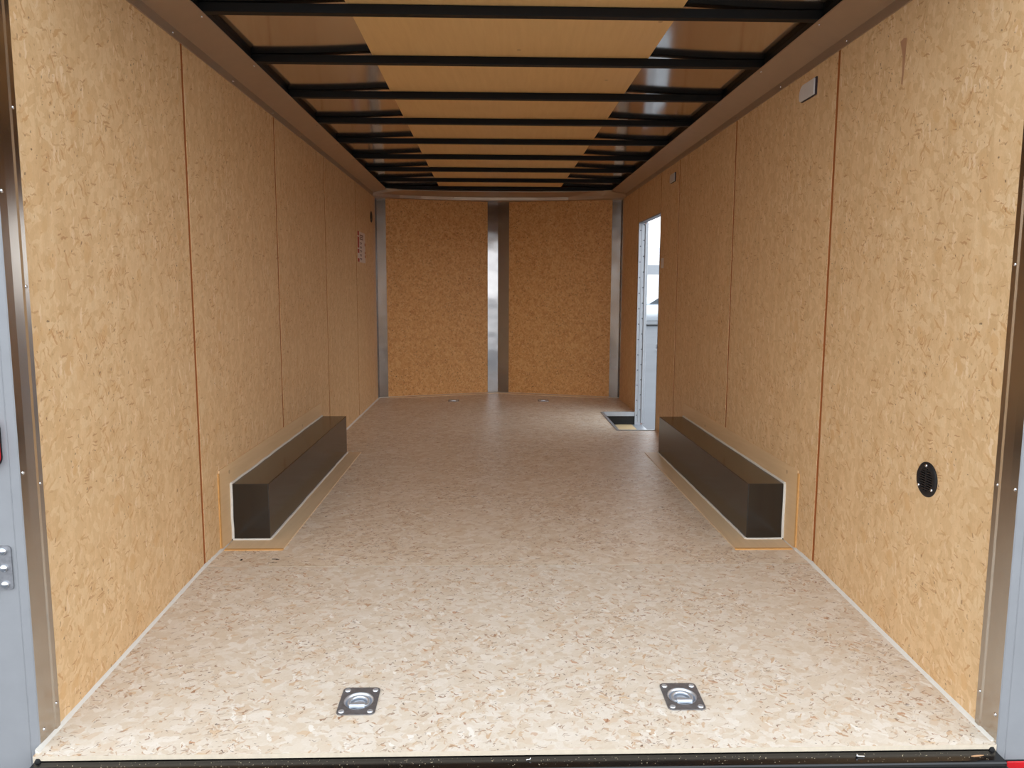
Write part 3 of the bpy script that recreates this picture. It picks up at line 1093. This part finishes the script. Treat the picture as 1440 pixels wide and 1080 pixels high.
DY0, DY1, DZ0, DZ1 = 4.115, 4.975, -0.115, 1.705
bm = bmesh.new()
box(bm, W - 0.0035, W + 0.052, DY1 - 0.008, DY1 - 0.0005, DZ0, DZ1)
dput('far_jamb', bm, M_JAMB)
bm = bmesh.new()
box(bm, W + 0.0005, W + 0.052, DY0 + 0.0005, DY0 + 0.008, DZ0, DZ1)
dput('near_jamb', bm, M_JAMB)
bm = bmesh.new()
box(bm, W + 0.0005, W + 0.052, DY0 + 0.008, DY1 - 0.008, DZ1 - 0.010, DZ1 - 0.0005)
dput('head_jamb', bm, M_JAMB)
bm = bmesh.new()
box(bm, W - 0.028, W + 0.06, DY0 + 0.0085, DY1 - 0.0085, DZ0 - 0.006, DZ0 + 0.004)
dput('threshold', bm, M_JAMB)
bm = bmesh.new()
box(bm, W + 0.022, W + 0.032, DY1 - 0.0125, DY1 - 0.008, DZ0 + 0.02, DZ1 - 0.02)
tube(bm, [(W + 0.056, DY1 - 0.012, DZ0 + 0.02), (W + 0.056, DY1 - 0.012, DZ1 - 0.02)], 0.007, 8)
dput('piano_hinge', bm, M_JAMB)
for k in range(13):
    z = DZ0 + 0.09 + 0.138 * k
    for xx in (W + 0.012, W + 0.043):
        bm = bmesh.new()
        lathe(bm, [(r * 1.25, h * 1.25) for r, h in SCREW_PROF], axis_mat((xx, DY1 - 0.008, z + (0.05 if xx > W + 0.03 else 0)), (0, -1, 0)), 8)
        dput('screw', bm, M_STEEL, None, True)
# the leaf swung right round, flat along the outside of the nose
bm = bmesh.new()
box(bm, W + 0.0605, W + 0.084, DY1 + 0.002, DY1 + 0.86, DZ0 + 0.01, DZ1)
bevel_all(bm, 0.003, 2)
dput('leaf', bm, M_JAMB, 'grey edge of the door leaf swung right open outside')
# step well in the floor
bm = bmesh.new()
box(bm, WELL_X - 0.002, W, WELL_Y1 + 0.001, WELL_Y1 + 0.02, -0.20, -0.004)
box(bm, WELL_X - 0.02, WELL_X - 0.002, WELL_Y0 - 0.02, WELL_Y1 + 0.02, -0.20, -0.004)
box(bm, WELL_X - 0.002, W, WELL_Y0 - 0.02, WELL_Y0 - 0.001, -0.20, -0.004)
dput('step_well', bm, M_BOW, 'black side walls of the step well')
bm = bmesh.new()
box(bm, WELL_X - 0.002, W - 0.028, WELL_Y0, WELL_Y1, -0.135, -0.112)
dput('step_board', bm, M_STEPPLY, 'pale plywood step board')
bm = bmesh.new()
box(bm, WELL_X - 0.022, WELL_X, WELL_Y0 - 0.02, WELL_Y1 + 0.006, 0.0002, 0.005)
box(bm, WELL_X - 0.0015, WELL_X, WELL_Y0, WELL_Y1, -0.03, 0.005)
box(bm, WELL_X, W - 0.001, WELL_Y0 - 0.02, WELL_Y0, 0.0002, 0.005)
box(bm, WELL_X, W - 0.001, WELL_Y1 - 0.0015, WELL_Y1 + 0.0005, -0.034, 0.005)
box(bm, WELL_X, W - 0.001, WELL_Y1 + 0.0005, WELL_Y1 + 0.02, 0.0002, 0.005)
dput('edge_angle', bm, M_JAMB, 'metal edging around the step well')
# strike plate
bm = bmesh.new()
box(bm, W - 0.004, W - 0.0005, 3.965, 4.045, 1.275, 1.35)
bevel_all(bm, 0.0015, 1)
o = link('strike_plate', bm, M_LENS)
tag(o, 'small pale strike plate on the wall edge beside the side door', 'strike plate')

# ------------------------------------------------------------------ hinge and lamps on the rear frame
t = empty('door_hinge', (-0.068, -0.0532, 0.42))
tag(t, 'zinc door hinge leaf with three domed bolts on the left frame post', 'hinge')
bm = bmesh.new()
hw, hh, r = 0.034, 0.056, 0.009
pts = []
for cx, cy, a0 in ((hw - r, hh - r, 0), (-hw + r, hh - r, 90), (-hw + r, -hh + r, 180), (hw - r, -hh + r, 270)):
    for i in range(6):
        a = math.radians(a0 + 18 * i)
        pts.append((cx + r * math.cos(a), cy + r * math.sin(a)))
prism(bm, pts, 'Y', -0.004, 0.0)
link('hinge_leaf', bm, M_ZINCDARK, t)
for z in (0.043, 0.0, -0.042):
    bm = bmesh.new()
    lathe(bm, [(0.0, 0.0085), (0.003, 0.0082), (0.0075, 0.006), (0.0095, 0.003), (0.0100, 0.0)], axis_mat((0.015, -0.004, z), (0, -1, 0)), 18)
    link('bolt', bm, M_SCREW, t, True)
bm = bmesh.new()
tube(bm, [(-0.038, -0.010, -0.056), (-0.038, -0.010, 0.056)], 0.009, 12)
link('knuckle', bm, M_ZINC, t, True)


def lamp_unit(name, loc, hw, hh, r, label, th):
    t = empty(name, loc)
    tag(t, label, 'tail light')
    pts = []
    for cx, cy, a0 in ((hw - r, hh - r, 0), (-hw + r, hh - r, 90), (-hw + r, -hh + r, 180), (hw - r, -hh + r, 270)):
        for i in range(7):
            a = math.radians(a0 + 15 * i)
            pts.append((cx + r * math.cos(a), cy + r * math.sin(a)))
    bm = bmesh.new()
    prism(bm, [(x * 1.02, z * 1.02) for x, z in pts], 'Y', -0.004, 0.0)
    link('gasket', bm, M_BLACK, t)
    bm = bmesh.new()
    prism(bm, pts, 'Y', -th, -0.004)
    bevel_all(bm, 0.002, 2)
    tag(link('lens', bm, M_RED, t), 'red plastic lens')
    return t


lamp_unit('tail_light', (-0.0705, -0.0532, 0.735), 0.032, 0.064, 0.03, 'red oval tail light at the left edge, above the hinge', 0.016)
lamp_unit('tail_light', (2.561, -0.0872, -0.133), 0.075, 0.030, 0.004, 'red rectangular tail light low on the right frame post', 0.008)

# ------------------------------------------------------------------ the yard beyond the side door
GZ = -0.55
# white box body parked behind
t = empty('parked_box_trailer', (15.5, 52, GZ))
tag(t, 'long white box trailer parked across the yard, behind the silver car', 'trailer')
bm = bmesh.new(); box(bm, -14, 6, -1.3, 1.3, 0.95, 4.6); bevel_all(bm, 0.05, 1); link('box_body', bm, M_WHITE, t)
bm = bmesh.new(); box(bm, -14, 6, -1.33, -1.30, 2.72, 3.35); link('side_band', bm, M_GREYBAND, t)
bm = bmesh.new(); box(bm, -13.8, 5.8, -1.0, 1.0, 0.75, 0.95); link('chassis', bm, M_STEEL, t)
for x in (-11.5, -10.2, 3.5):
    bm = bmesh.new()
    lathe(bm, [(0.0, 0.16), (0.25, 0.16), (0.30, 0.12), (0.44, 0.13), (0.5, 0.08), (0.5, -0.08), (0.44, -0.13), (0.0, -0.13)], axis_mat((x, -0.95, 0.5), (0, -1, 0)), 24)
    link('wheel', bm, M_TYRE, t, True)

# silver car
t = empty('parked_car', (9.1, 34.6, GZ))
t.rotation_euler = (0, 0, math.radians(14))
tag(t, 'silver parked car seen through the side door', 'car')
body = [(-2.2, 0.28), (-2.25, 0.55), (-2.15, 0.82), (-1.55, 0.94), (-0.95, 0.98), (2.05, 0.98), (2.22, 0.86), (2.25, 0.30), (1.75, 0.24), (-1.8, 0.24)]
bm = bmesh.new(); prism(bm, body, 'Y', -0.88, 0.88); bevel_all(bm, 0.05, 2); link('body', bm, M_SILVER, t, True)
cab = [(-1.15, 0.97), (-0.35, 1.42), (0.95, 1.45), (1.75, 0.97)]
bm = bmesh.new(); prism(bm, cab, 'Y', -0.74, 0.74); bevel_all(bm, 0.06, 2); link('cabin', bm, M_SILVER, t, True)
bm = bmesh.new(); prism(bm, [(-0.85, 1.02), (-0.27, 1.36), (0.25, 1.37), (0.25, 1.02)], 'Y', -0.755, -0.735); link('window', bm, M_GLASS, t)
bm = bmesh.new(); prism(bm, [(0.33, 1.02), (0.33, 1.37), (0.9, 1.38), (1.45, 1.02)], 'Y', -0.755, -0.735); link('window', bm, M_GLASS, t)
for x in (-1.42, 1.38):
    for y in (-0.80, 0.80):
        w = None
        bm = bmesh.new()
        lathe(bm, [(0.0, 0.11), (0.2, 0.10), (0.29, 0.12), (0.33, 0.07), (0.33, -0.09), (0.0, -0.1)], axis_mat((x, y, 0.33), (0, -1 if y < 0 else 1, 0)), 24)
        w = link('wheel', bm, M_TYRE, t, True)
        bm = bmesh.new()
        lathe(bm, [(0.0, 0.135), (0.08, 0.13), (0.20, 0.118), (0.205, 0.10)], axis_mat((x, y, 0.33), (0, -1 if y < 0 else 1, 0)), 20)
        link('hub', bm, M_SILVER, w, True)
bm = bmesh.new(); box(bm, 2.0, 2.27, -0.895, -0.5, 0.62, 0.82); link('tail_lamp', bm, M_AMBER, t)
bm = bmesh.new(); box(bm, -2.26, -1.95, -0.892, -0.5, 0.60, 0.74); link('head_lamp', bm, M_AMBER, t)

# steel drawbar end lying to the right of the opening
t = empty('drawbar', (5.98, 18.9, GZ))
tag(t, 'dark steel drawbar tip jutting in from the right on the asphalt outside', 'drawbar')
bm = bmesh.new()
tube(bm, [(-0.22, 0, 0.13), (1.8, 0.35, 0.16)], 0.05, 8)
tube(bm, [(-0.22, 0, 0.13), (1.8, -0.5, 0.16)], 0.05, 8)
link('bars', bm, M_STEEL, t)
bm = bmesh.new()
lathe(bm, [(0.0, 0.10), (0.05, 0.09), (0.09, 0.04), (0.10, -0.05), (0.0, -0.05)], axis_mat((-0.26, 0, 0.13), (0, 0, 1)), 16)
link('coupler', bm, M_STEEL, t, True)
bm = bmesh.new()
tube(bm, [(-0.05, 0, 0.0), (-0.05, 0, 0.28)], 0.03, 8)
link('jack', bm, M_STEEL, t, True)
